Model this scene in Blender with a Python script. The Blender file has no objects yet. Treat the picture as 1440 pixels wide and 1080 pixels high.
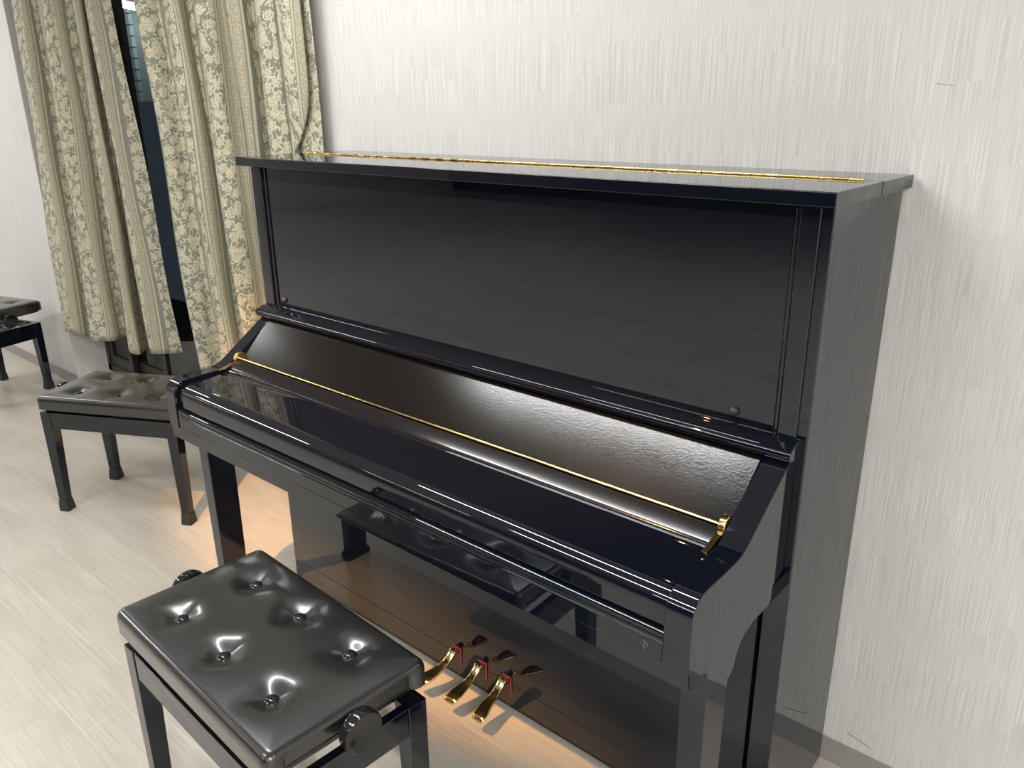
import bpy, bmesh, math, random
from mathutils import Vector, Matrix
random.seed(7)
C = bpy.context.scene.collection
PI = math.pi

# ------------------------------------------------------------------ helpers
def link(o, parent=None):
    C.objects.link(o)
    if parent is not None:
        o.parent = parent
    return o

def world_loc(o):
    v = Vector((0, 0, 0))
    while o is not None:
        v += o.location
        o = o.parent
    return v

def obj(name, bm, mat, parent=None, local=False, smooth=True, origin=None, bevel=0.0, seg=2, angle=35):
    """bm holds world coordinates (or parent-local ones when local=True)."""
    me = bpy.data.meshes.new(name)
    off = Vector((0, 0, 0))
    if parent is not None and not local:
        off = world_loc(parent)
    if origin is not None:
        off = off + Vector(origin) if local else Vector(origin)
    bmesh.ops.recalc_face_normals(bm, faces=bm.faces[:])
    if off.length:
        bmesh.ops.translate(bm, vec=-off, verts=bm.verts[:])
    bm.to_mesh(me); bm.free()
    me.materials.append(mat)
    o = bpy.data.objects.new(name, me)
    link(o, parent)
    if origin is not None:
        o.location = off - (world_loc(parent) if (parent is not None and not local) else Vector((0, 0, 0)))
    if smooth:
        for p in me.polygons: p.use_smooth = True
        me.set_sharp_from_angle(angle=math.radians(angle))
    if bevel > 0:
        m = o.modifiers.new('bevel', 'BEVEL'); m.width = bevel; m.segments = seg
        m.limit_method = 'ANGLE'; m.angle_limit = math.radians(35); m.harden_normals = True
    return o

def tag(o, label=None, cat=None, group=None, kind=None):
    if label: o['label'] = label
    if cat: o['category'] = cat
    if group: o['group'] = group
    if kind: o['kind'] = kind
    return o

def empty(name, loc, label, cat, rz=0, group=None):
    o = bpy.data.objects.new(name, None); o.empty_display_size = .1
    o.location = loc; o.rotation_euler = (0, 0, rz)
    link(o); tag(o, label, cat, group)
    return o

def box(bm, x0, x1, y0, y1, z0, z1):
    v = [bm.verts.new((x, y, z)) for z in (z0, z1) for y in (y0, y1) for x in (x0, x1)]
    for f in ((0, 1, 3, 2), (4, 6, 7, 5), (0, 4, 5, 1), (2, 3, 7, 6), (0, 2, 6, 4), (1, 5, 7, 3)):
        bm.faces.new([v[i] for i in f])
    return bm

def boxes(*a):
    bm = bmesh.new()
    for b in a: box(bm, *b)
    return bm

def hexa(bm, bot, top):
    """frustum between two 4-point loops."""
    a = [bm.verts.new(p) for p in bot]; b = [bm.verts.new(p) for p in top]
    bm.faces.new(a[::-1]); bm.faces.new(b)
    for i in range(4): bm.faces.new((a[i], a[(i+1) % 4], b[(i+1) % 4], b[i]))

def extr_x(prof, x0, x1, bm=None):
    """closed (y,z) profile extruded along x."""
    bm = bm or bmesh.new()
    a = [bm.verts.new((x0, y, z)) for y, z in prof]; b = [bm.verts.new((x1, y, z)) for y, z in prof]
    n = len(prof)
    bm.faces.new(a); bm.faces.new(b[::-1])
    for i in range(n): bm.faces.new((a[i], b[i], b[(i+1) % n], a[(i+1) % n]))
    return bm

def arc(cy, cz, r, a0, a1, n=8):
    return [(cy + r*math.cos(math.radians(a0+(a1-a0)*i/n)), cz + r*math.sin(math.radians(a0+(a1-a0)*i/n))) for i in range(n+1)]

def lathe(bm, prof, mat4, n=40):
    """prof = (radius, height) pairs turned about local z, placed by mat4."""
    rings = []
    for r, h in prof:
        if r < 1e-6: rings.append([bm.verts.new(mat4 @ Vector((0, 0, h)))])
        else: rings.append([bm.verts.new(mat4 @ Vector((r*math.cos(2*PI*i/n), r*math.sin(2*PI*i/n), h))) for i in range(n)])
    for a, b in zip(rings, rings[1:]):
        for i in range(n):
            j = (i+1) % n
            if len(a) == 1 and len(b) == 1: continue
            if len(a) == 1: bm.faces.new((a[0], b[i], b[j]))
            elif len(b) == 1: bm.faces.new((a[i], a[j], b[0]))
            else: bm.faces.new((a[i], a[j], b[j], b[i]))
    if len(rings[0]) > 1: bm.faces.new(rings[0][::-1])
    if len(rings[-1]) > 1: bm.faces.new(rings[-1])
    return bm

def tube(bm, pts, r, n=10):
    pts = [Vector(p) for p in pts]; rings = []
    for k, p in enumerate(pts):
        t = (pts[min(k+1, len(pts)-1)] - pts[max(k-1, 0)]).normalized()
        u = t.cross(Vector((0, 0, 1)))
        if u.length < .05: u = t.cross(Vector((0, 1, 0)))
        u.normalize(); w = t.cross(u)
        rings.append([bm.verts.new(p + r*(math.cos(2*PI*i/n)*u + math.sin(2*PI*i/n)*w)) for i in range(n)])
    for a, b in zip(rings, rings[1:]):
        for i in range(n): bm.faces.new((a[i], a[(i+1) % n], b[(i+1) % n], b[i]))
    bm.faces.new(rings[0][::-1]); bm.faces.new(rings[-1])
    return bm

RX = Matrix.Rotation(PI/2, 4, 'Y')   # local z -> world x
def T(x, y, z): return Matrix.Translation((x, y, z))

# ------------------------------------------------------------------ materials
def mat(name, col=(.5, .5, .5), rough=.5, metal=0.0, ior=1.5, coat=0.0, emit=None, spec=None):
    m = bpy.data.materials.new(name); m.use_nodes = True
    b = m.node_tree.nodes['Principled BSDF']
    b.inputs['Base Color'].default_value = (*col, 1)
    b.inputs['Roughness'].default_value = rough
    b.inputs['Metallic'].default_value = metal
    b.inputs['IOR'].default_value = ior
    if coat: b.inputs['Coat Weight'].default_value = coat; b.inputs['Coat Roughness'].default_value = .03
    if spec is not None: b.inputs['Specular IOR Level'].default_value = spec
    if emit: b.inputs['Emission Color'].default_value = (*emit[:3], 1); b.inputs['Emission Strength'].default_value = emit[3]
    return m

class NT:
    def __init__(s, m): s.t = m.node_tree; s.b = s.t.nodes['Principled BSDF']
    def n(s, typ, ins=None, **kw):
        d = s.t.nodes.new(typ)
        for k, v in kw.items(): setattr(d, k, v)
        for k, v in (ins or {}).items():
            if isinstance(v, bpy.types.NodeSocket): s.t.links.new(v, d.inputs[k])
            else: d.inputs[k].default_value = v
        return d
    def math(s, op, a, b=0.0, c=None):
        ins = {0: a, 1: b}
        if c is not None: ins[2] = c
        return s.n('ShaderNodeMath', ins, operation=op).outputs[0]
    def mix(s, f, a, b):
        d = s.n('ShaderNodeMix', data_type='RGBA')
        for i, v in ((0, f), (6, a), (7, b)):
            if isinstance(v, bpy.types.NodeSocket): s.t.links.new(v, d.inputs[i])
            else: d.inputs[i].default_value = v if i == 0 else (*v, 1)
        return d.outputs[2]
    def ramp(s, f, p0, p1):
        return s.n('ShaderNodeMapRange', {'Value': f, 'From Min': p0, 'From Max': p1}).outputs[0]
    def sep(s, v):
        return s.n('ShaderNodeSeparateXYZ', {0: v}).outputs
    def comb(s, x=0.0, y=0.0, z=0.0):
        return s.n('ShaderNodeCombineXYZ', {0: x, 1: y, 2: z}).outputs[0]
    def noise(s, vec, scale=1.0, detail=2.0, rough=.5, dist=0.0):
        return s.n('ShaderNodeTexNoise', {'Vector': vec, 'Scale': scale, 'Detail': detail, 'Roughness': rough, 'Distortion': dist}).outputs[0]
    def bump(s, h, strength, dist=.001):
        return s.n('ShaderNodeBump', {'Height': h, 'Strength': strength, 'Distance': dist}).outputs[0]
    def out(s, **kw):
        for k, v in kw.items():
            k = {'color': 'Base Color', 'rough': 'Roughness', 'normal': 'Normal'}[k]
            s.t.links.new(v, s.b.inputs[k])

lacquer = mat('black_polyester_lacquer', (.004, .005, .010), .02, ior=1.64)
lacquer.node_tree.nodes['Principled BSDF'].inputs['Specular Tint'].default_value = (.86, .94, 1, 1)
satin = mat('black_satin_lacquer', (.004, .004, .006), .12, ior=1.6)
dark_gap = mat('dark_inside', (.01, .01, .01), .8)
plastic = mat('black_knob_plastic', (.012, .012, .013), .12)
rubber = mat('black_rubber', (.02, .02, .022), .5)
steel = mat('bright_steel', (.55, .55, .56), .2, metal=1)
felt_red = mat('red_felt', (.5, .05, .06), .9)
gold_print = mat('gold_printed_emblem', (.20, .19, .15), .5)

# brass with faint patina
brass = mat('polished_brass', (.83, .58, .22), .13, metal=1)
k = NT(brass); tc = k.n('ShaderNodeTexCoord').outputs['Object']
nz = k.noise(tc, 14, 2); k.out(color=k.mix(nz, (.95, .72, .34), (.82, .58, .24)))
brass_dull = mat('worn_brass', (.62, .46, .2), .3, metal=1)

# textured half-gloss board
grain = mat('grained_black_board', (.003, .003, .0035), .165, ior=1.38)
k = NT(grain); tc = k.n('ShaderNodeTexCoord').outputs['Object']
h = k.noise(k.n('ShaderNodeMapping', {'Vector': tc, 'Scale': (1, 1.2, 1.2)}).outputs[0], 230, 2, .5)
k.out(normal=k.bump(h, .22, .0007))

# leather
leather = mat('black_leatherette', (.012, .012, .013), .32, coat=.8, ior=1.55)
leather.node_tree.nodes['Principled BSDF'].inputs['Coat Roughness'].default_value = .17
k = NT(leather); tc = k.n('ShaderNodeTexCoord').outputs['Object']
w1 = k.noise(tc, 420, 2); w2 = k.noise(k.n('ShaderNodeMapping', {'Vector': tc, 'Scale': (1, 1.8, 1)}).outputs[0], 75, 4, .6, 1.2)
k.out(normal=k.bump(k.math('ADD', k.math('MULTIPLY', w1, .25), w2), .16, .0012))

# wallpaper: fine vertical threads in staggered blocks
def wallpaper():
    m = mat('striped_wallpaper', (.72, .70, .67), .75, spec=.25)
    k = NT(m); P = k.n('ShaderNodeNewGeometry').outputs['Position']; x, y, z = k.sep(P)
    u = k.math('ADD', x, y)
    col = k.math('FLOOR', k.math('DIVIDE', u, .027))
    r1 = k.n('ShaderNodeTexWhiteNoise', {'W': col}, noise_dimensions='1D').outputs[0]
    row = k.math('FLOOR', k.math('ADD', k.math('DIVIDE', z, .13), k.math('MULTIPLY', k.math('FLOOR', k.math('MULTIPLY', r1, 4)), .25)))
    blk = k.n('ShaderNodeTexWhiteNoise', {'Vector': k.comb(col, row, 0.0)}, noise_dimensions='2D').outputs[0]
    line = k.noise(k.comb(k.math('ADD', k.math('MULTIPLY', u, 430), k.math('MULTIPLY', blk, 91)), k.math('MULTIPLY', z, 5), row), 1, 2, .6)
    line = k.ramp(line, .36, .64)
    broad = k.noise(k.comb(k.math('MULTIPLY', u, 60), k.math('MULTIPLY', z, 2), blk), 1, 1)
    v = k.math('ADD', k.math('MULTIPLY', line, .8), k.math('MULTIPLY', broad, .2))
    c = k.mix(v, (.55, .54, .52), (.72, .71, .69))
    # two scuffs low on the wall near the piano
    def seg(ax, az, bx, bz, w):
        dx, dz = bx-ax, bz-az; L = dx*dx+dz*dz
        px, pz = k.math('SUBTRACT', x, ax), k.math('SUBTRACT', z, az)
        t = k.n('ShaderNodeClamp', {0: k.math('DIVIDE', k.math('ADD', k.math('MULTIPLY', px, dx), k.math('MULTIPLY', pz, dz)), L)}).outputs[0]
        ex = k.math('SUBTRACT', px, k.math('MULTIPLY', t, dx)); ez = k.math('SUBTRACT', pz, k.math('MULTIPLY', t, dz))
        d = k.math('SQRT', k.math('ADD', k.math('MULTIPLY', ex, ex), k.math('MULTIPLY', ez, ez)))
        return k.math('LESS_THAN', d, w)
    for s in (SC1, SC2): c = k.mix(seg(*s), c, (.25, .25, .25))
    k.out(color=c, normal=k.bump(v, .3, .001))
    return m
SC1 = (.047, .094, .098, .082, .0012); SC2 = (.025, 1.460, .052, 1.456, .0005)
wallmat = wallpaper()

# floor: pale wood-look planks running along x
floormat = mat('pale_plank_floor', (.55, .5, .43), .38, spec=.4)
k = NT(floormat); P = k.n('ShaderNodeNewGeometry').outputs['Position']; x, y, z = k.sep(P)
yy = k.math('DIVIDE', k.math('ADD', y, .14), .155); ri = k.math('FLOOR', yy)
rr = k.n('ShaderNodeTexWhiteNoise', {'W': ri}, noise_dimensions='1D').outputs[0]
xx = k.math('ADD', k.math('DIVIDE', x, .92), rr); ci = k.math('FLOOR', xx)
pid = k.n('ShaderNodeTexWhiteNoise', {'Vector': k.comb(ri, ci, 0.0)}, noise_dimensions='2D').outputs[0]
fy = k.math('SUBTRACT', yy, ri); fx = k.math('SUBTRACT', xx, ci)
ey = k.math('MINIMUM', fy, k.math('SUBTRACT', 1.0, fy)); ex = k.math('MINIMUM', fx, k.math('SUBTRACT', 1.0, fx))
jy = k.math('LESS_THAN', k.math('MULTIPLY', ey, .155), .0010); jx = k.math('LESS_THAN', k.math('MULTIPLY', ex, .92), .0012)
joint = k.math('MAXIMUM', jy, k.math('MULTIPLY', jx, .5))
joint = k.math('MULTIPLY', joint, k.ramp(k.noise(P, 4, 2), .3, .6))
gv = k.comb(k.math('ADD', k.math('MULTIPLY', x, 5), k.math('MULTIPLY', pid, 37)), k.math('MULTIPLY', y, 120), 0.0)
g1 = k.noise(gv, 1, 5, .65, .15)
g2 = k.noise(k.comb(k.math('ADD', k.math('MULTIPLY', x, 3), k.math('MULTIPLY', pid, 11)), k.math('MULTIPLY', y, 9), pid), 1, 4, .6)
g3 = k.noise(P, 180, 2)
t = k.math('ADD', k.math('MULTIPLY', g1, .5), k.math('ADD', k.math('MULTIPLY', g2, .35), k.math('MULTIPLY', g3, .15)))
c = k.mix(k.ramp(t, .38, .63), (.42, .38, .325), (.575, .53, .465))
c = k.mix(k.math('MULTIPLY', pid, .35), c, (.50, .455, .39))
c = k.mix(k.math('MULTIPLY', joint, .7), c, (.72, .69, .64))
k.out(color=c, normal=k.bump(k.math('SUBTRACT', t, joint), .12, .001), rough=k.ramp(g2, -.3, 1.9))

# damask curtain cloth, uv in metres
def damask():
    m = mat('sage_damask_cloth', (.4, .4, .3), .6, spec=.3)
    k = NT(m); uv = k.n('ShaderNodeUVMap').outputs[0]; u, v, _ = k.sep(uv)
    s = k.math('FRACT', k.math('DIVIDE', u, .20))
    def band(a, b): return k.math('MULTIPLY', k.math('GREATER_THAN', s, a), k.math('LESS_THAN', s, b))
    # foliage: clustered blooms, curls and leaves scattered in a wide stripe
    base = k.comb(k.math('MULTIPLY', s, .20), v, 0.0)
    nn = k.n('ShaderNodeTexNoise', {'Vector': base, 'Scale': 60.0, 'Detail': 1.0}).outputs['Color']
    off = k.n('ShaderNodeVectorMath', {0: k.n('ShaderNodeVectorMath', {0: nn, 1: (.5, .5, .5)}, operation='SUBTRACT').outputs[0], 'Scale': .006}, operation='SCALE').outputs[0]
    b2 = k.n('ShaderNodeVectorMath', {0: base, 1: off}, operation='ADD').outputs[0]
    def cell(scale, seed, rnd=.75):
        vec = k.n('ShaderNodeVectorMath', {0: b2, 1: (seed, seed*.7, 0)}, operation='ADD').outputs[0]
        vo = k.n('ShaderNodeTexVoronoi', {'Vector': vec, 'Scale': scale, 'Randomness': rnd}, voronoi_dimensions='2D')
        d = k.sep(k.n('ShaderNodeVectorMath', {0: vec, 1: vo.outputs['Position']}, operation='SUBTRACT').outputs[0])
        rad = k.math('MULTIPLY', k.math('SQRT', k.math('ADD', k.math('MULTIPLY', d[0], d[0]), k.math('MULTIPLY', d[1], d[1]))), scale)
        rn = k.sep(vo.outputs['Color'])
        th = k.math('ADD', k.math('ARCTAN2', d[1], d[0]), k.math('MULTIPLY', rn[0], 6.283))
        return rad, th, rn
    # blooms
    ra, th, rn = cell(23, .0)
    pr_ = k.math('ADD', .31, k.math('MULTIPLY', k.math('ABSOLUTE', k.math('SINE', k.math('MULTIPLY', th, 3.5))), .14))
    bloom = k.math('LESS_THAN', ra, pr_)
    vein = k.math('GREATER_THAN', k.math('SINE', k.math('ADD', k.math('MULTIPLY', ra, 30), k.math('MULTIPLY', k.math('SINE', k.math('MULTIPLY', th, 7)), 1.6))), -.55)
    bloom = k.math('MULTIPLY', bloom, vein)
    # curls
    ra, th, rn = cell(36, 3.1)
    tw = k.math('PINGPONG', th, PI)
    cr_ = k.math('ADD', .24, k.math('MULTIPLY', tw, .05))
    curl = k.math('LESS_THAN', k.math('ABSOLUTE', k.math('SUBTRACT', ra, cr_)), k.math('MULTIPLY', k.math('SUBTRACT', tw, .6), .045))
    # leaves
    ra, th, rn = cell(58, 7.7, .9)
    lx = k.math('ABSOLUTE', k.math('MULTIPLY', ra, k.math('COSINE', th))); ly = k.math('ABSOLUTE', k.math('MULTIPLY', ra, k.math('SINE', th)))
    leaf = k.math('LESS_THAN', k.math('ADD', k.math('MULTIPLY', lx, 1.0), k.math('MULTIPLY', ly, 2.6)), .36)
    mot = k.math('MAXIMUM', bloom, k.math('MAXIMUM', curl, leaf))
    mot = k.math('MULTIPLY', mot, band(.02, .60))
    # narrow flower braid
    ra, th, rn = cell(75, 13.3, .5)
    lx = k.math('ABSOLUTE', k.math('MULTIPLY', ra, k.math('COSINE', th))); ly = k.math('ABSOLUTE', k.math('MULTIPLY', ra, k.math('SINE', th)))
    braid = k.math('LESS_THAN', k.math('ADD', lx, k.math('MULTIPLY', ly, 1.8)), .42)
    inb = band(.68, .84)
    rope = k.math('GREATER_THAN', k.math('SINE', k.math('MULTIPLY', k.math('ADD', v, k.math('MULTIPLY', s, .2)), 900)), 0.0)
    inr = k.math('ADD', band(.62, .66), band(.87, .91))
    sage, cream, tan = (.215, .225, .18), (.68, .62, .46), (.43, .375, .27)
    c = k.mix(k.math('MULTIPLY', mot, .92), sage, cream)
    c = k.mix(inb, c, k.mix(braid, (.36, .325, .24), (.52, .465, .34)))
    c = k.mix(inr, c, k.mix(rope, (.37, .35, .26), cream))
    thread = k.noise(k.comb(k.math('MULTIPLY', u, 900), k.math('MULTIPLY', v, 900), 0.0), 1, 1)
    c = k.mix(k.math('MULTIPLY', thread, .25), c, (.25, .24, .18))
    k.out(color=c, normal=k.bump(k.math('ADD', mot, k.math('MULTIPLY', inr, rope)), .3, .0006))
    return m
cloth = damask()
lining = mat('beige_lining_cloth', (.50, .45, .38), .8)

baseboard_m = mat('grey_vinyl_baseboard', (.30, .285, .27), .5)
plaster = mat('white_ceiling_board', (.42, .42, .42), .9)
darkwall = mat('dark_far_wall', (.035, .035, .045), .5)
bronze = mat('dark_bronze_aluminium', (.028, .027, .026), .35, metal=.3)
shutter_m = mat('grey_shutter_slats', (.6, .68, .68), .5)
night = mat('night_ground', (.01, .012, .015), .9)
glass = bpy.data.materials.new('window_glass'); glass.use_nodes = True
t_ = glass.node_tree; t_.nodes.remove(t_.nodes['Principled BSDF'])
tr_ = t_.nodes.new('ShaderNodeBsdfTransparent'); tr_.inputs[0].default_value = (.85, .9, .9, 1)
gl_ = t_.nodes.new('ShaderNodeBsdfGlossy'); gl_.inputs['Roughness'].default_value = 0.0
fz_ = t_.nodes.new('ShaderNodeFresnel'); fz_.inputs[0].default_value = 1.6
mx_ = t_.nodes.new('ShaderNodeMixShader')
ge_ = t_.nodes.new('ShaderNodeNewGeometry'); sb_ = t_.nodes.new('ShaderNodeMath'); sb_.operation = 'SUBTRACT'; sb_.inputs[0].default_value = 1.0
t_.links.new(ge_.outputs['Backfacing'], sb_.inputs[1]); ml_ = t_.nodes.new('ShaderNodeMath'); ml_.operation = 'MULTIPLY'
t_.links.new(sb_.outputs[0], ml_.inputs[0]); t_.links.new(fz_.outputs[0], ml_.inputs[1]); t_.links.new(ml_.outputs[0], mx_.inputs[0]); t_.links.new(tr_.outputs[0], mx_.inputs[1]); t_.links.new(gl_.outputs[0], mx_.inputs[2])
t_.links.new(mx_.outputs[0], t_.nodes['Material Output'].inputs[0])

# ------------------------------------------------------------------ the room
WY = .014
XL, XR, YF, ZC = -10.0, 3.2, -9.5, 2.5
WX0, WX1, WZ0, WZ1 = -4.09, -1.80, .05, 2.2     # window opening
def struct(name, bm, m, parent=None, **kw):
    o = obj(name, bm, m, parent, smooth=False, **kw)
    if parent is None: o['kind'] = 'structure'
    return o
struct('floor', boxes((XL-.1, XR+.1, YF-.1, WY+.24, -.1, 0)), floormat)
struct('ceiling', boxes((XL-.1, XR+.1, YF-.1, WY+.3, ZC, ZC+.1)), plaster)
struct('wall_back', boxes((XL, WX0, WY, WY+.24, 0, ZC), (WX1, XR, WY, WY+.24, 0, ZC), (WX0, WX1, WY, WY+.24, WZ1, ZC), (WX0, WX1, WY+.17, WY+.24, 0, WZ0)), wallmat)
struct('wall_left', boxes((XL-.1, XL, YF, WY+.24, 0, ZC)), wallmat)
struct('wall_right', boxes((XR, XR+.1, YF, WY+.24, 0, ZC)), wallmat)
struct('wall_front', boxes((XL, XR, YF-.1, YF, 0, ZC)), darkwall)
struct('baseboard_back', boxes((XL, WX0-.0, WY-.006, WY+.001, 0, .06), (WX1, XR, WY-.006, WY+.001, 0, .06), ), baseboard_m)
# window: aluminium frame with sliding sashes at the back of the recess
wy = WY+.17
struct('window_1', boxes((WX0, WX0+.035, wy, wy+.07, WZ0, WZ1), (WX1-.035, WX1, wy, wy+.07, WZ0, WZ1), (WX0, WX1, wy, wy+.07, WZ0, WZ0+.04), (WX0, WX1, wy, wy+.07, WZ1-.04, WZ1)), bronze)
w = bpy.data.objects['window_1']
for a, b, yo in ((WX0+.035, -3.78, 0), (-3.84, -3.375, .03), (-3.435, -2.5, 0), (-2.56, WX1-.035, .03)):
    s = struct('sash', boxes((a, a+.045, wy+yo+.005, wy+yo+.03, WZ0+.04, WZ1-.04), (b-.045, b, wy+yo+.005, wy+yo+.03, WZ0+.04, WZ1-.04),
        (a+.045, b-.045, wy+yo+.005, wy+yo+.03, WZ0+.04, WZ0+.10), (a+.045, b-.045, wy+yo+.005, wy+yo+.03, WZ1-.09, WZ1-.04)), bronze, w)
    struct('pane', boxes((a+.045, b-.045, wy+yo+.015, wy+yo+.020, WZ0+.10, WZ1-.09)), glass, s)
# outside: a slatted shutter box on the house across, and the dark ground
tag(struct('trim_1', boxes(*([(-5.0, -4.09, .60, .62, 1.47+i*.055, 1.518+i*.055) for i in range(14)] + [(-5.0, -3.60, .621, .68, 1.47, 2.24)])), shutter_m), kind='structure')
tag(struct('trim_2', boxes((-12, 4, WY+.24, 1.6, -.5, -.1)), night), kind='structure')
# added glowing tube imitating a ceiling tube reflected in the window glass
reflection_glow = mat('reflected_tube', (.9, .9, .9), .5, emit=(.9, .95, 1, 40))
ol = empty('tube_reflection', (-3.86, .56, 1.93), 'added glowing bar standing in for a ceiling tube reflected in the dark window gap', 'reflection')
obj('tube', tube(bmesh.new(), [(-3.925, .45, 1.9345), (-3.850, .55, 1.912)], .017, 16), reflection_glow, ol)
obj('glow_mount', boxes((-3.95, -3.80, .545, .621, 1.905, 1.95)), bronze, ol, smooth=False)  # added mount joining the glowing tube to the shutter box
# curtain rail on the wall above the window (out of the frame)
struct('trim_3', tube(bmesh.new(), [(WX0-.1, WY-.06, 2.24), (WX1+.05, WY-.06, 2.24)], .012), steel)

# ------------------------------------------------------------------ curtains
def curtain(name, ctrl, ztop, zmid, label, group):
    """ctrl: (xm, ym, xb, yb, zb, u) rows: plan position at mid height, at the hem, cloth coordinate."""
    n = 14
    P = []
    def cr(a, b, c, d, t): return tuple(.5*((2*q)+(-p+r)*t+(2*p-5*q+4*r-s)*t*t+(-p+3*q-3*r+s)*t**3) for p, q, r, s in zip(a, b, c, d))
    m = len(ctrl)
    for i in range(m-1):
        a, b, c, d = ctrl[max(i-1, 0)], ctrl[i], ctrl[i+1], ctrl[min(i+2, m-1)]
        for j in range(n): P.append(cr(a, b, c, d, j/n))
    P.append(tuple(float(q) for q in ctrl[-1]))
    NV = 60
    bm = bmesh.new(); uvl = bm.loops.layers.uv.new('UVMap')
    grid = []
    # arc length at the hem gives the cloth coordinate
    L = [0]
    for a, b in zip(P, P[1:]): L.append(L[-1] + math.hypot(b[2]-a[2], b[3]-a[3]))
    for ci, p in enumerate(P):
        col = []
        for r in range(NV+1):
            f = r/NV; z = p[4] + (ztop-p[4])*f
            g = (zmid - z)/(zmid - p[4]); g = max(g, -.25)
            x = p[0] + (p[2]-p[0])*g; y = p[1] + (p[3]-p[1])*g
            x += .006*math.sin(z*5+ci*.13)*(1-f); y += .005*math.sin(z*6+ci*.21)
            col.append((bm.verts.new((x, y, z)), L[ci]*1.02, z))
        grid.append(col)
    for i in range(len(grid)-1):
        for j in range(NV):
            q = (grid[i][j], grid[i+1][j], grid[i+1][j+1], grid[i][j+1])
            f = bm.faces.new([t[0] for t in q])
            for l, t in zip(f.loops, q): l[uvl].uv = (t[1], t[2])
    me = bpy.data.meshes.new(name); bm.to_mesh(me); bm.free(); me.materials.append(cloth)
    for pl in me.polygons: pl.use_smooth = True
    o = bpy.data.objects.new(name, me); link(o)
    sm = o.modifiers.new('thick', 'SOLIDIFY'); sm.thickness = .0025; sm.offset = 0
    tag(o, label, 'curtain', group)
    return o
LEFT = [(-3.86, -0.028, -4.029, -0.03, 0.33), (-3.786, -0.012, -3.88, -0.012, 0.335), (-3.769, 0.045, -3.88, 0.06, 0.3), (-3.582, -0.012, -3.718, -0.012, 0.335), (-3.526, 0.03, -3.607, 0.035, 0.34), (-3.513, 0.085, -3.628, 0.125, 0.34), (-3.363, 0.03, -3.428, 0.038, 0.315), (-3.316, 0.038, -3.343, 0.05, 0.32), (-3.387, 0.09, -3.433, 0.135, 0.315), (-3.264, 0.045, -3.257, 0.068, 0.335), (-3.213, 0.075, -3.164, 0.1, 0.345), (-3.183, 0.11, -3.128, 0.155, 0.345)]
RIGHT = [(-2.798, 0.02, -2.728, 0.024, 0.345), (-2.755, 0.04, -2.689, 0.048, 0.345), (-2.74, 0.09, -2.677, 0.108, 0.345), (-2.593, 0.03, -2.534, 0.036, 0.345), (-2.539, 0.05, -2.483, 0.06, 0.345), (-2.55, 0.11, -2.498, 0.132, 0.345), (-2.382, 0.02, -2.333, 0.024, 0.345), (-2.33, 0.04, -2.285, 0.048, 0.345), (-2.32, 0.1, -2.278, 0.12, 0.345), (-2.188, 0.04, -2.15, 0.048, 0.345), (-2.143, 0.05, -2.108, 0.06, 0.345), (-2.15, 0.11, -2.119, 0.132, 0.345), (-2.007, 0.02, -1.979, 0.024, 0.345), (-1.947, 0.04, -1.923, 0.048, 0.345), (-1.94, 0.09, -1.919, 0.108, 0.345), (-1.85, 0.01, -1.833, 0.012, 0.345), (-1.77, -0.02, -1.76, -0.02, 0.345), (-1.655, -0.03, -1.645, -0.03, 0.345)]
lc_ = curtain('curtain', LEFT, 2.22, 1.84, 'sage and cream damask curtain left of the dark window gap', 'damask curtains')
rc_ = curtain('curtain', RIGHT, 2.22, 1.78, 'sage and cream damask curtain right of the dark window gap, behind the piano end', 'damask curtains')
# turned-back front edge of the right curtain, showing the cloth flat
bm = bmesh.new(); uvl = bm.loops.layers.uv.new('UVMap')
top = [(-1.83, -.030, 2.2), (-1.765, -.045, 2.2), (-1.70, -.040, 2.2)]
mid = [(-1.815, -.035, 1.66), (-1.745, -.052, 1.62), (-1.675, -.045, 1.58)]
low = [(-1.80, -.030, 1.32), (-1.745, -.050, 1.37), (-1.675, -.040, 1.425)]
tip = [(-1.812, -.028, 1.270), (-1.79, -.038, 1.288), (-1.765, -.040, 1.31)]
rows = [[bm.verts.new(p) for p in r] for r in (top, mid, low, tip)]
for a, b in zip(rows, rows[1:]):
    for i in range(2):
        fc = bm.faces.new((a[i], a[i+1], b[i+1], b[i]))
        for l in fc.loops: l[uvl].uv = ((l.vert.co.x+1.86)*.9+.0, l.vert.co.z + (l.vert.co.x)*.6)
me = bpy.data.meshes.new('folded_edge'); bm.to_mesh(me); bm.free(); me.materials.append(cloth)
for pl in me.polygons: pl.use_smooth = True
bmL = bmesh.new()
a_ = [bmL.verts.new(p) for p in ((-3.925, -.006, 2.2), (-3.925, -.006, 1.6), (-3.945, -.006, 1.25), (-3.955, -.006, 1.2), (-3.85, -.018, 1.25), (-3.83, -.018, 1.6), (-3.80, -.018, 2.2))]
bmL.faces.new(a_)
ln_ = obj('lining', bmL, lining, lc_, smooth=False); md = ln_.modifiers.new('thick', 'SOLIDIFY'); md.thickness = .002; tag(ln_, 'plain beige lining strip')
fo = link(bpy.data.objects.new('folded_edge', me), rc_)
md = fo.modifiers.new('sub', 'SUBSURF'); md.levels = 2; md.render_levels = 2
md = fo.modifiers.new('thick', 'SOLIDIFY'); md.thickness = .003; md.offset = 0


# ------------------------------------------------------------------ the piano
W = 1.574
piano = empty('upright_piano', (-W/2, -.33, 0), 'glossy black upright piano with closed key lid, brass pedals and brass hinges', 'piano')
def pp(name, bm, m=lacquer, parent=piano, **kw): return obj(name, bm, m, parent, **kw)
for x0, x1 in ((-W, -W+.045), (-.045, 0)):
    pp('side_panel', boxes((x0, x1, -.329, 0, .006, 1.286)), bevel=.003)
pp('back_board', boxes((-W+.045, -.045, -.03, -.005, .05, 1.286)), satin)
pp('bottom_board', boxes((-W+.045, -.045, -.31, -.03, .03, .055)), satin)
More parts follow.
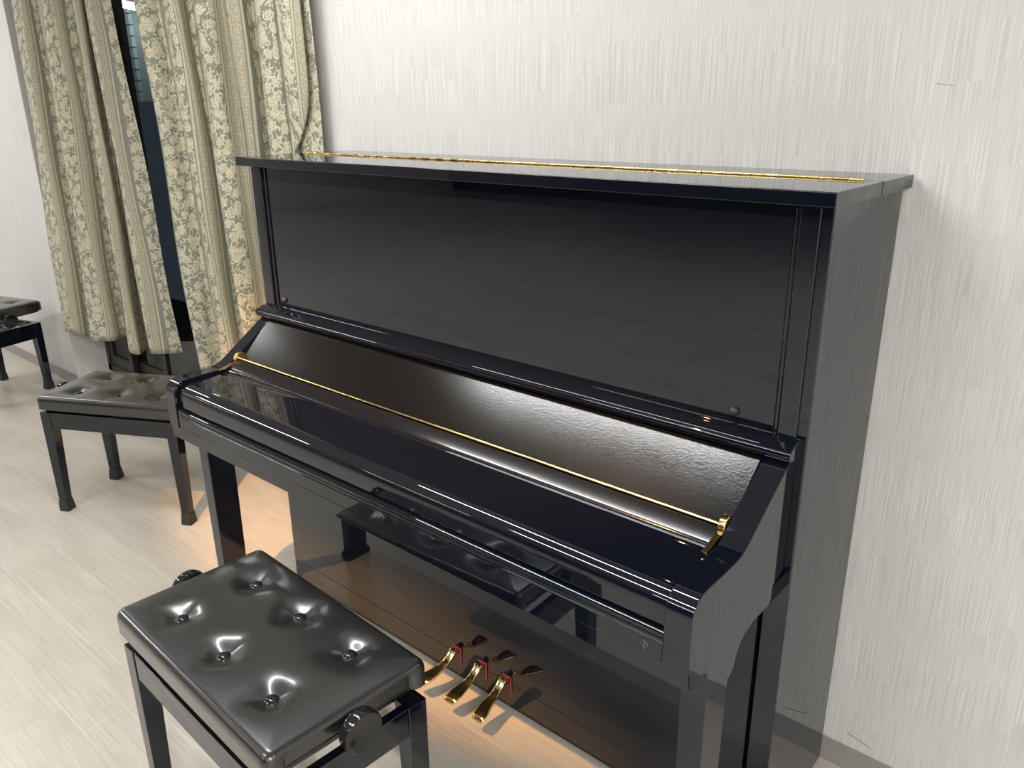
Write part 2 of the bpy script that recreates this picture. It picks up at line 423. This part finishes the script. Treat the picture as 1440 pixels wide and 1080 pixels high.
# lid in two leaves with a long hinge
pp('rear_lid', boxes((-W-.012, .012, -.158, .008, 1.287, 1.31)), bevel=.002)
pp('front_lid', boxes((-W-.012, .012, -.364, -.161, 1.287, 1.31)), bevel=.002)
bm = bmesh.new(); xs = -W+.012; i = 0
while xs < -.02:
    e = min(xs+.0245, -.016)
    lathe(bm, [(.0030, xs), (.0030, e-.0006)], T(0, -.1595, 1.3115) @ RX, 12) if i % 2 == 0 else lathe(bm, [(.0028, xs), (.0028, e-.0006)], T(0, -.1595, 1.3115) @ RX, 12)
    xs = e; i += 1
hg = pp('lid_hinge', bm, brass); hg.data.materials.append(brass_dull)
for pl in hg.data.polygons: pl.material_index = int((pl.center.x + W - .012 - W/2) / .0245) % 2
# upper front panel: recessed field between moulded stiles
xa, xb = -W+.018, -.018
up = pp('upper_panel', boxes((xa+.044, xb-.044, -.322, -.305, .90, 1.284)), bevel=.002)
fr = []
for s in (0, 1):
    x0, x1 = (xa, xa+.033) if s == 0 else (xb-.033, xb)
    pp('panel_stile', boxes((x0, x1, -.334, -.30, .902, 1.284)), bevel=.003, seg=3)
    a, b = (xa+.033, xa+.044) if s == 0 else (xb-.044, xb-.033)
    pp('stile_moulding', extr_z := boxes((a+.001, b-.001, -.328, -.30, .905, 1.283)), bevel=.004, seg=3)
for bxp in (-1.487, -.134):
    pp('bumper', lathe(bmesh.new(), [(.0085, 0), (.0085, .003), (.0065, .007), (.003, .009), (0, .0093)], T(bxp, -.322, .925) @ Matrix.Rotation(PI/2, 4, 'X'), 24), rubber)
# rounded rail under the upper panel
prof = [(-.30, .872), (-.362, .872)] + arc(-.363, .885, .013, 270, 90, 10)[1:] + [(-.352, .899), (-.350, .906), (-.340, .909), (-.336, .903), (-.322, .903), (-.318, .912), (-.30, .912)]
prof = [(-.30, .874), (-.352, .8745), (-.364, .8775), (-.3690, .8805), (-.3722, .887), (-.3705, .894), (-.365, .8985), (-.358, .8995), (-.352, .9035), (-.344, .9055), (-.336, .9055), (-.330, .909), (-.300, .909)]
pp('panel_rail', extr_x(prof, -W+.010, -.010), bevel=.0015, seg=2)
# sloping grained board behind the brass hinge
n = Vector((0, -.52, .85)).normalized()
pr = [(-.338, .8755), (-.3560, .8755), (-.3615, .8725), (-.4640, .7860), (-.464, .772), (-.352, .858), (-.338, .858)]
pp('fallboard', extr_x(pr, -W+.0615, -.0615), grain, angle=25)
# long brass hinge of the key lid
bm = bmesh.new(); xs = -W+.070
tube(bm, [(-W+.068, -.4675, .786), (-.068, -.4675, .786)], .0034, 14)
pp('fallboard_hinge', bm, brass)
# brass pivots at both ends: a round plate with a flat tongue running forward
for xc in (-W+.0605, -.0725):
    bm = lathe(bmesh.new(), [(.0175, 0), (.0180, .001), (.0180, .011), (.0170, .012), (0, .012)], T(xc, -.4665, .786) @ RX, 36)
    tp = [(-.474, .7745), (-.484, .7735), (-.500, .7715), (-.533, .7655), (-.5335, .7685), (-.500, .7765), (-.486, .7805), (-.476, .784)]
    extr_x(tp, xc, xc+.010, bm)
    pv = pp('brass_pivot', bm, brass, angle=30)
    pp('pivot_screw', boxes((xc+.0121, xc+.0128, -.4675, -.4655, .773, .799)), dark_gap, pv)
# key lid: strip behind, flat top, rounded nose, front face
pr = [(-.470, .7760), (-.4735, .7775), (-.5030, .7630), (-.5050, .7650), (-.5075, .7660), (-.5115, .7655), (-.5130, .7635), (-.530, .7600), (-.620, .7545)]
pr += [(-.650+.026*math.cos(math.radians(a))+.0, .7265+.027*math.sin(math.radians(a))) for a in ()]
pr += [(-.628, .7538), (-.6365, .7508), (-.6435, .7455), (-.6490, .7375), (-.6515, .728), (-.6520, .720), (-.6520, .698), (-.6505, .6965), (-.628, .6965), (-.628, .73), (-.470, .752)]
pp('key_lid', extr_x(pr, -W+.0690, -.0640), bevel=.0012, seg=2, angle=20)
pr = [(-.4720, .7780), (-.4725, .7835), (-.4745, .7842), (-.4880, .7768), (-.5010, .7685), (-.5045, .7650), (-.5045, .7600)]
pp('hinge_strip', extr_x(pr, -W+.0690, -.0640), satin, bevel=.0008, seg=2, angle=60)
# keyslip with a double bead
pr = [(-.625, .640), (-.6590, .640), (-.6605, .6412), (-.6605, .6700), (-.6600, .6715), (-.6590, .6722), (-.6600, .6732), (-.6612, .6750), (-.6615, .6775), (-.6608, .6800), (-.6594, .6812), (-.6600, .6822), (-.6606, .6845), (-.6603, .6880), (-.6590, .6905), (-.6565, .6920), (-.6530, .6925), (-.625, .6925)]
ks = pp('keyslip', extr_x(pr, -W+.0645, -.0615), angle=25)
# gilt emblem on the keyslip
bm = bmesh.new()
ex, ez, ey = -.092, .6585, -.6609
N = 28
ring = []
for i in range(N):
    a = 2*PI*i/N; ring.append([bm.verts.new((ex+r*math.cos(a), ey, ez+r*math.sin(a))) for r in (.0053, .0059)])
for i in range(N): bm.faces.new((ring[i][0], ring[i][1], ring[(i+1) % N][1], ring[(i+1) % N][0]))
box(bm, ex-.0003, ex+.0003, ey-.0001, ey, ez-.0085, ez+.0042)
box(bm, ex-.0018, ex-.0013, ey-.0001, ey, ez-.0005, ez+.0040)
box(bm, ex+.0013, ex+.0018, ey-.0001, ey, ez-.0005, ez+.0040)
box(bm, ex-.0018, ex+.0018, ey-.0001, ey, ez-.0012, ez-.0006)
box(bm, ex-.0022, ex+.0022, ey-.0001, ey, ez-.0087, ez-.0081)
tag(pp('emblem', bm, gold_print, ks, smooth=False), 'small gilt round emblem')
pp('key_bed', boxes((-W+.017, -.017, -.6600, -.20, .608, .6398)), bevel=.0005)
# arms: scrolled side cheeks carrying the key bed
arm = [(-.3295, .886), (-.343, .886), (-.350, .8770), (-.480, .7885), (-.495, .7785), (-.505, .7730), (-.518, .7690), (-.535, .7670), (-.620, .7655),
       (-.632, .7648), (-.6425, .7612), (-.6510, .7555), (-.6575, .7480), (-.6615, .7385), (-.6630, .7280), (-.6630, .6400),
       (-.6560, .6395), (-.6540, .608), (-.6480, .6045), (-.6400, .605), (-.6300, .612), (-.6180, .6135), (-.6060, .609), (-.5985, .598), (-.5965, .575),
       (-.5200, .545), (-.5120, .548), (-.5040, .556), (-.4980, .570), (-.4930, .582), (-.4830, .594), (-.4680, .604), (-.4400, .611), (-.4000, .614), (-.3720, .616), (-.3705, .647), (-.3560, .650), (-.3450, .656), (-.3295, .660)]
for x0, x1 in ((-W+.015, -W+.060), (-.060, -.015)):
    pp('arm', extr_x(arm, x0, x1), bevel=.0012, seg=2, angle=24)
for x0, x1 in ((-W+.015, -W+.060), (-.060, -.015)):
    bm = bmesh.new()
    hexa(bm, [(x0+.003, -.592, .022), (x1-.003, -.592, .022), (x1-.003, -.524, .022), (x0+.003, -.524, .022)],
             [(x0, -.597, .60), (x1, -.597, .60), (x1, -.520, .60), (x0, -.520, .60)])
    lg = pp('leg', bm, bevel=.002)
    pp('foot', boxes((x0-.002, x1+.002, -.60, -.516, 0, .0215)), satin, lg, bevel=.003)
    pp('foot_pad', boxes((x0-.009 if x0 < -1 else x0+.020, x1-.020 if x0 < -1 else x1+.009, -.315, -.02, 0, .0055)), rubber)
# lower panel and bottom rail
pp('lower_panel', boxes((-W+.048, -.048, -.338, -.315, .0784, .604)), bevel=.0006)
pp('bottom_rail', boxes((-W+.045, -.045, -.3385, -.31, .007, .078)), bevel=.0006)

def pedal(xr, bend):
    """swept brass pedal: neck through the rail, dipping forward to a wide toe."""
    path = [(-.320, .084, .009, .007), (-.338, .086, .009, .007), (-.346, .092, .0095, .008), (-.352, .0965, .0105, .008), (-.359, .0945, .0115, .0075), (-.368, .085, .011, .0065), (-.382, .0745, .011, .0062),
            (-.400, .067, .0125, .006), (-.418, .0615, .0155, .006), (-.434, .058, .0185, .006), (-.448, .0545, .0195, .0058), (-.456, .0515, .0185, .0052), (-.460, .049, .015, .0035)]
    bm = bmesh.new(); rings = []
    for y, z, w, h in path:
        t = max(0, (-.35-y)/.108); cx = xr + bend*t*t
        rings.append([bm.verts.new((cx+w*math.copysign(abs(math.cos(a))**.6, math.cos(a)), y, z+h*math.copysign(abs(math.sin(a))**.7, math.sin(a)))) for a in [2*PI*i/20 for i in range(20)]])
    for a, b in zip(rings, rings[1:]):
        for i in range(20): bm.faces.new((a[i], a[(i+1) % 20], b[(i+1) % 20], b[i]))
    bm.faces.new(rings[0][::-1]); bm.faces.new(rings[-1])
    p = pp('pedal', bm, brass, angle=60)
    pp('felt', boxes((xr-.0135, xr-.0115, -.3420, -.3385, .072, .098), (xr+.0115, xr+.0135, -.3420, -.3385, .052, .098), (xr-.0135, xr+.0135, -.3420, -.3385, .0965, .0985)), felt_red, p, smooth=False)
for xr, bd in ((-.832, -.020), (-.742, -.006), (-.660, .008)): pedal(xr, bd)

# ------------------------------------------------------------------ benches
CL, CW, CT = .565, .32, .055
def cushion_bm(top, CL, CW):
    NX, NY = 150, 90; rc, re = .020, .015
    hx, hy = CL/2, CW/2
    bt = [(bx, by) for bx in (-.287*CL, 0, .287*CL) for by in (-.244*CW, .244*CW)]
    bm = bmesh.new(); g = []
    def rr(x, y):
        qx, qy = abs(x)-(hx-rc), abs(y)-(hy-rc)
        return math.hypot(max(qx, 0), max(qy, 0)) + min(max(qx, qy), 0) - rc   # <0 inside
    def warp(t): return math.copysign(1-(1-abs(t))**1.15, t)
    for i in range(NX+1):
        row = []
        for j in range(NY+1):
            x = hx*warp(-1+2*i/NX); y = hy*warp(-1+2*j/NY)
            d = rr(x, y)
            if d > 0:
                cx = math.copysign(hx-rc, x); cy = math.copysign(hy-rc, y)
                v = Vector((x-cx, y-cy)); v = v.normalized()*rc; x, y = cx+v.x, cy+v.y; d = 0
            d = -d
            e = min(d, re); z = top - re + math.sqrt(max(re*re-(re-e)**2, 0))
            z -= .008*math.exp(-d/.04)
            z += .003
            for bx, by in bt:
                r = math.hypot(x-bx, y-by); th = math.atan2(y-by, x-bx)
                pl = 1+.07*math.cos(4*th+1.2*bx*10)*min(r/.03, 1)
                z -= .0155*math.exp(-(r/(.033*pl))**1.9)
            # shallow pulls between buttons and the edge
            row.append(bm.verts.new((x, y, z)))
        g.append(row)
    for i in range(NX):
        for j in range(NY): bm.faces.new((g[i][j], g[i+1][j], g[i+1][j+1], g[i][j+1]))
    loop = [g[i][0] for i in range(NX)] + [g[NX][j] for j in range(NY)] + [g[i][NY] for i in range(NX, 0, -1)] + [g[0][j] for j in range(NY, 0, -1)]
    prev = loop
    for dz, ins in ((.010, 0), (.020, 0), (.030, 0), (.0350, 0), (.0365, -.003)):
        new = []
        for v in loop:
            s = Vector((v.co.x, v.co.y)); q = Vector((s.x/hx, s.y/hy))
            nx = (s.x/abs(s.x) if abs(q.x) > .93 else 0); ny = (s.y/abs(s.y) if abs(q.y) > .88 else 0)
            nv = Vector((nx, ny)); nv = nv.normalized() if nv.length else nv
            new.append(bm.verts.new((s.x-nv.x*ins*-1, s.y-nv.y*ins*-1, top-.0165-dz)))
        m = len(loop)
        for i in range(m): bm.faces.new((prev[i], prev[(i+1) % m], new[(i+1) % m], new[i]))
        prev = new
    bm.faces.new(prev)
    bmesh.ops.remove_doubles(bm, verts=bm.verts[:], dist=1e-5)
    return bm, bt

def bench(loc, rz, top, label, frame_top=.436, ah=.062, CL=CL, CW=CW, hx=.277, hy=.154, kz=.013):
    r = empty('piano_bench', loc, label, 'bench', rz, 'black piano benches')
    L = dict(local=True)
    bm, bt = cushion_bm(top, CL, CW)
    cu = obj('cushion', bm, leather, r, angle=60, **L)
    for bx, by in bt:
        obj('button', lathe(bmesh.new(), [(.0130, -.004), (.0145, 0), (.0140, .0030), (.0118, .0058), (.0075, .0078), (.0035, .0086), (0, .0088)], T(bx, by, top-.0150) , 24), plastic, cu, **L)
    cb = top-.0535
    obj('seat_board', boxes((-CL/2+.018, CL/2-.018, -CW/2+.018, CW/2-.018, cb-.010, cb-.0005)), satin, r, bevel=.002, **L)
    lw = .040; ax_, ay_ = hx*.7, hy*.7
    fb = frame_top-ah
    ap = obj('apron', boxes((-hx+lw, hx-lw, -hy+.002, -hy+.020, fb, frame_top), (-hx+lw, hx-lw, hy-.020, hy-.002, fb, frame_top),
        (-hx+.002, -hx+.020, -hy+lw, hy-lw, fb, frame_top), (hx-.020, hx-.002, -hy+lw, hy-lw, fb, frame_top)), lacquer, r, bevel=.0015, **L)
    for sx in (-1, 1):
        for sy in (-1, 1):
            def q(x, y, z): return (sx*x, sy*y, z)
            def ring(a, b, c, d, z): 
                p = [q(a, c, z), q(b, c, z), q(b, d, z), q(a, d, z)]
                return p if sx*sy > 0 else p[::-1]
            bm = bmesh.new()
            hexa(bm, ring(hx-lw+.008, hx-.001, hy-lw+.008, hy-.001, .045), ring(hx-lw, hx, hy-lw, hy, fb))
            hexa(bm, ring(hx-lw, hx, hy-lw, hy, fb), ring(hx-lw, hx, hy-lw, hy, frame_top))
            bmesh.ops.remove_doubles(bm, verts=bm.verts[:], dist=1e-5)
            lg = obj('leg', bm, lacquer, r, bevel=.0015, **L)
            bm = bmesh.new()
            hexa(bm, ring(hx-lw+.003, hx+.003, hy-lw+.003, hy+.003, 0), ring(hx-lw+.003, hx+.003, hy-lw+.003, hy+.003, .008))
            hexa(bm, ring(hx-lw+.003, hx+.003, hy-lw+.003, hy+.003, .008), ring(hx-lw+.0065, hx+.0005, hy-lw+.0065, hy+.0005, .045))
            bmesh.ops.remove_doubles(bm, verts=bm.verts[:], dist=1e-5)
            obj('foot_cap', bm, rubber, lg, bevel=.002, **L)
    # scissor lift: shaft, crossed arms, sliders
    zk = cb + kz
    bm = bmesh.new(); 
    for sx in (-1, 1): tube(bm, [(sx*(hx-.06), 0, cb-.016), (sx*(hx+.016), 0, cb-.016)], .006, 12)
    for sy in (-1, 1):
        for a, b in ((-ax_, ax_), (ax_, -ax_)):
            y = sy*ay_
            hexa(bm, [(a-.006, y-.002, frame_top-.045), (a+.006, y-.002, frame_top-.045), (a+.006, y+.002, frame_top-.045), (a-.006, y+.002, frame_top-.045)],
                     [(b-.006, y-.002, cb-.010), (b+.006, y-.002, cb-.010), (b+.006, y+.002, cb-.010), (b-.006, y+.002, cb-.010)])
    for x in (-ax_, ax_): tube(bm, [(x, -hy+.025, frame_top-.045), (x, hy-.025, frame_top-.045)], .005, 10)
    box(bm, -hx+.02, hx-.02, -hy+.022, -hy+.026, frame_top-.05, frame_top-.03); box(bm, -hx+.02, hx-.02, hy-.026, hy-.022, frame_top-.05, frame_top-.03)
    obj('lift_mechanism', bm, steel, r, angle=30, **L)
    for sx in (-1, 1):
        m4 = T(sx*(max(hx, CL/2)-.001), 0, zk) @ (RX if sx > 0 else Matrix.Rotation(-PI/2, 4, 'Y'))
        obj('knob', lathe(bmesh.new(), [(.020, .004), (.0335, .005), (.0365, .008), (.0372, .011), (.0372, .022), (.0362, .0262), (.0345, .028), (.031, .0283), (.027, .027), (0, .0262)], m4, 44), plastic, r, angle=25, **L)
    return r
bench((-.741, -.925, 0), -.047, .522, 'black tufted leather piano bench in the foreground, in front of the pedals')
bench((-2.47, -.375, 0), math.radians(27.9), .465, 'black tufted leather piano bench between the piano keyboard end and the left curtain', .400)
bench((-4.31, -.328, 0), math.radians(17), .492, 'black piano bench with raised seat, cut by the left edge of the photo', .370, .080, .47, .40, .205, .19, -.012)


for o in list(bpy.data.objects):
    if o.parent is not None and o.type == 'MESH' and o.name.split('.')[0] in ('keyslip', 'key_lid', 'arm', 'fallboard', 'panel_rail', 'hinge_strip'):
        w_ = o.modifiers.new('weighted', 'WEIGHTED_NORMAL'); w_.keep_sharp = True; w_.weight = 90

# ------------------------------------------------------------------ lights
def area(x, y, z, sx, sy, power, col=(1, .98, .95)):
    l = bpy.data.lights.new('ceiling_tube', 'AREA'); l.shape = 'RECTANGLE'; l.size = sx; l.size_y = sy
    l.energy = power; l.color = col
    o = bpy.data.objects.new('ceiling_tube', l); link(o); o.location = (x, y, z); return o
for x_, y_, w_, e_ in ((-1.45, -.79, .05, 28), (-4.9, -.84, .05, 22), (-8.9, -.84, .06, 18), (2.2, -.84, .05, 16),
                       (-1.45, -2.6, .12, 38), (-4.9, -2.6, .12, 48), (-8.9, -2.6, .12, 50), (2.2, -2.6, .12, 110),
                       (-1.45, -5.0, .12, 50), (-4.9, -5.0, .12, 22), (-8.9, -5.0, .12, 15), (2.2, -5.0, .12, 55)):
    area(x_, y_, 2.495, 1.5, w_, e_, (1, .995, .975))
sp = bpy.data.lights.new('warm_downlight', 'SPOT'); sp.energy = 400; sp.color = (1, .52, .19); sp.shadow_soft_size = .012
sp.spot_size = math.radians(32); sp.spot_blend = .5
so = bpy.data.objects.new('warm_downlight', sp); link(so); so.location = (-1.1, -1.6, 2.46); so.scale = (2.1, 1, 1)
so.rotation_euler = (Vector((-1.22, .26, 0)) - Vector(so.location)).to_track_quat('-Z', 'Y').to_euler()


# ------------------------------------------------------------------ camera
f, cx, cy, cz, yaw, pitch, roll = 1124.3816, .4273, -1.5567, 1.4338, .7166, .3361, -.011
cam = bpy.data.cameras.new('camera'); co = bpy.data.objects.new('camera', cam); link(co)
cam.sensor_width = 36; cam.lens = 36*f/1440; cam.clip_start = .02
F = Vector((-math.sin(yaw)*math.cos(pitch), math.cos(yaw)*math.cos(pitch), -math.sin(pitch)))
R = Vector((math.cos(yaw), math.sin(yaw), 0)); U = R.cross(F)
R2 = math.cos(roll)*R + math.sin(roll)*U; U2 = -math.sin(roll)*R + math.cos(roll)*U
m = Matrix((R2, U2, -F)).transposed().to_4x4(); m.translation = (cx, cy, cz)
co.matrix_world = m
sc = bpy.context.scene; sc.camera = co
wd = bpy.data.worlds.new('night'); sc.world = wd; wd.use_nodes = True
wd.node_tree.nodes['Background'].inputs[0].default_value = (.024, .032, .042, 1)
wd.node_tree.nodes['Background'].inputs[1].default_value = 1.0
vs = sc.view_settings; vs.view_transform = 'Standard'; vs.look = 'None'; vs.gamma = 1; vs.use_curve_mapping = False
vs.exposure = 0.04
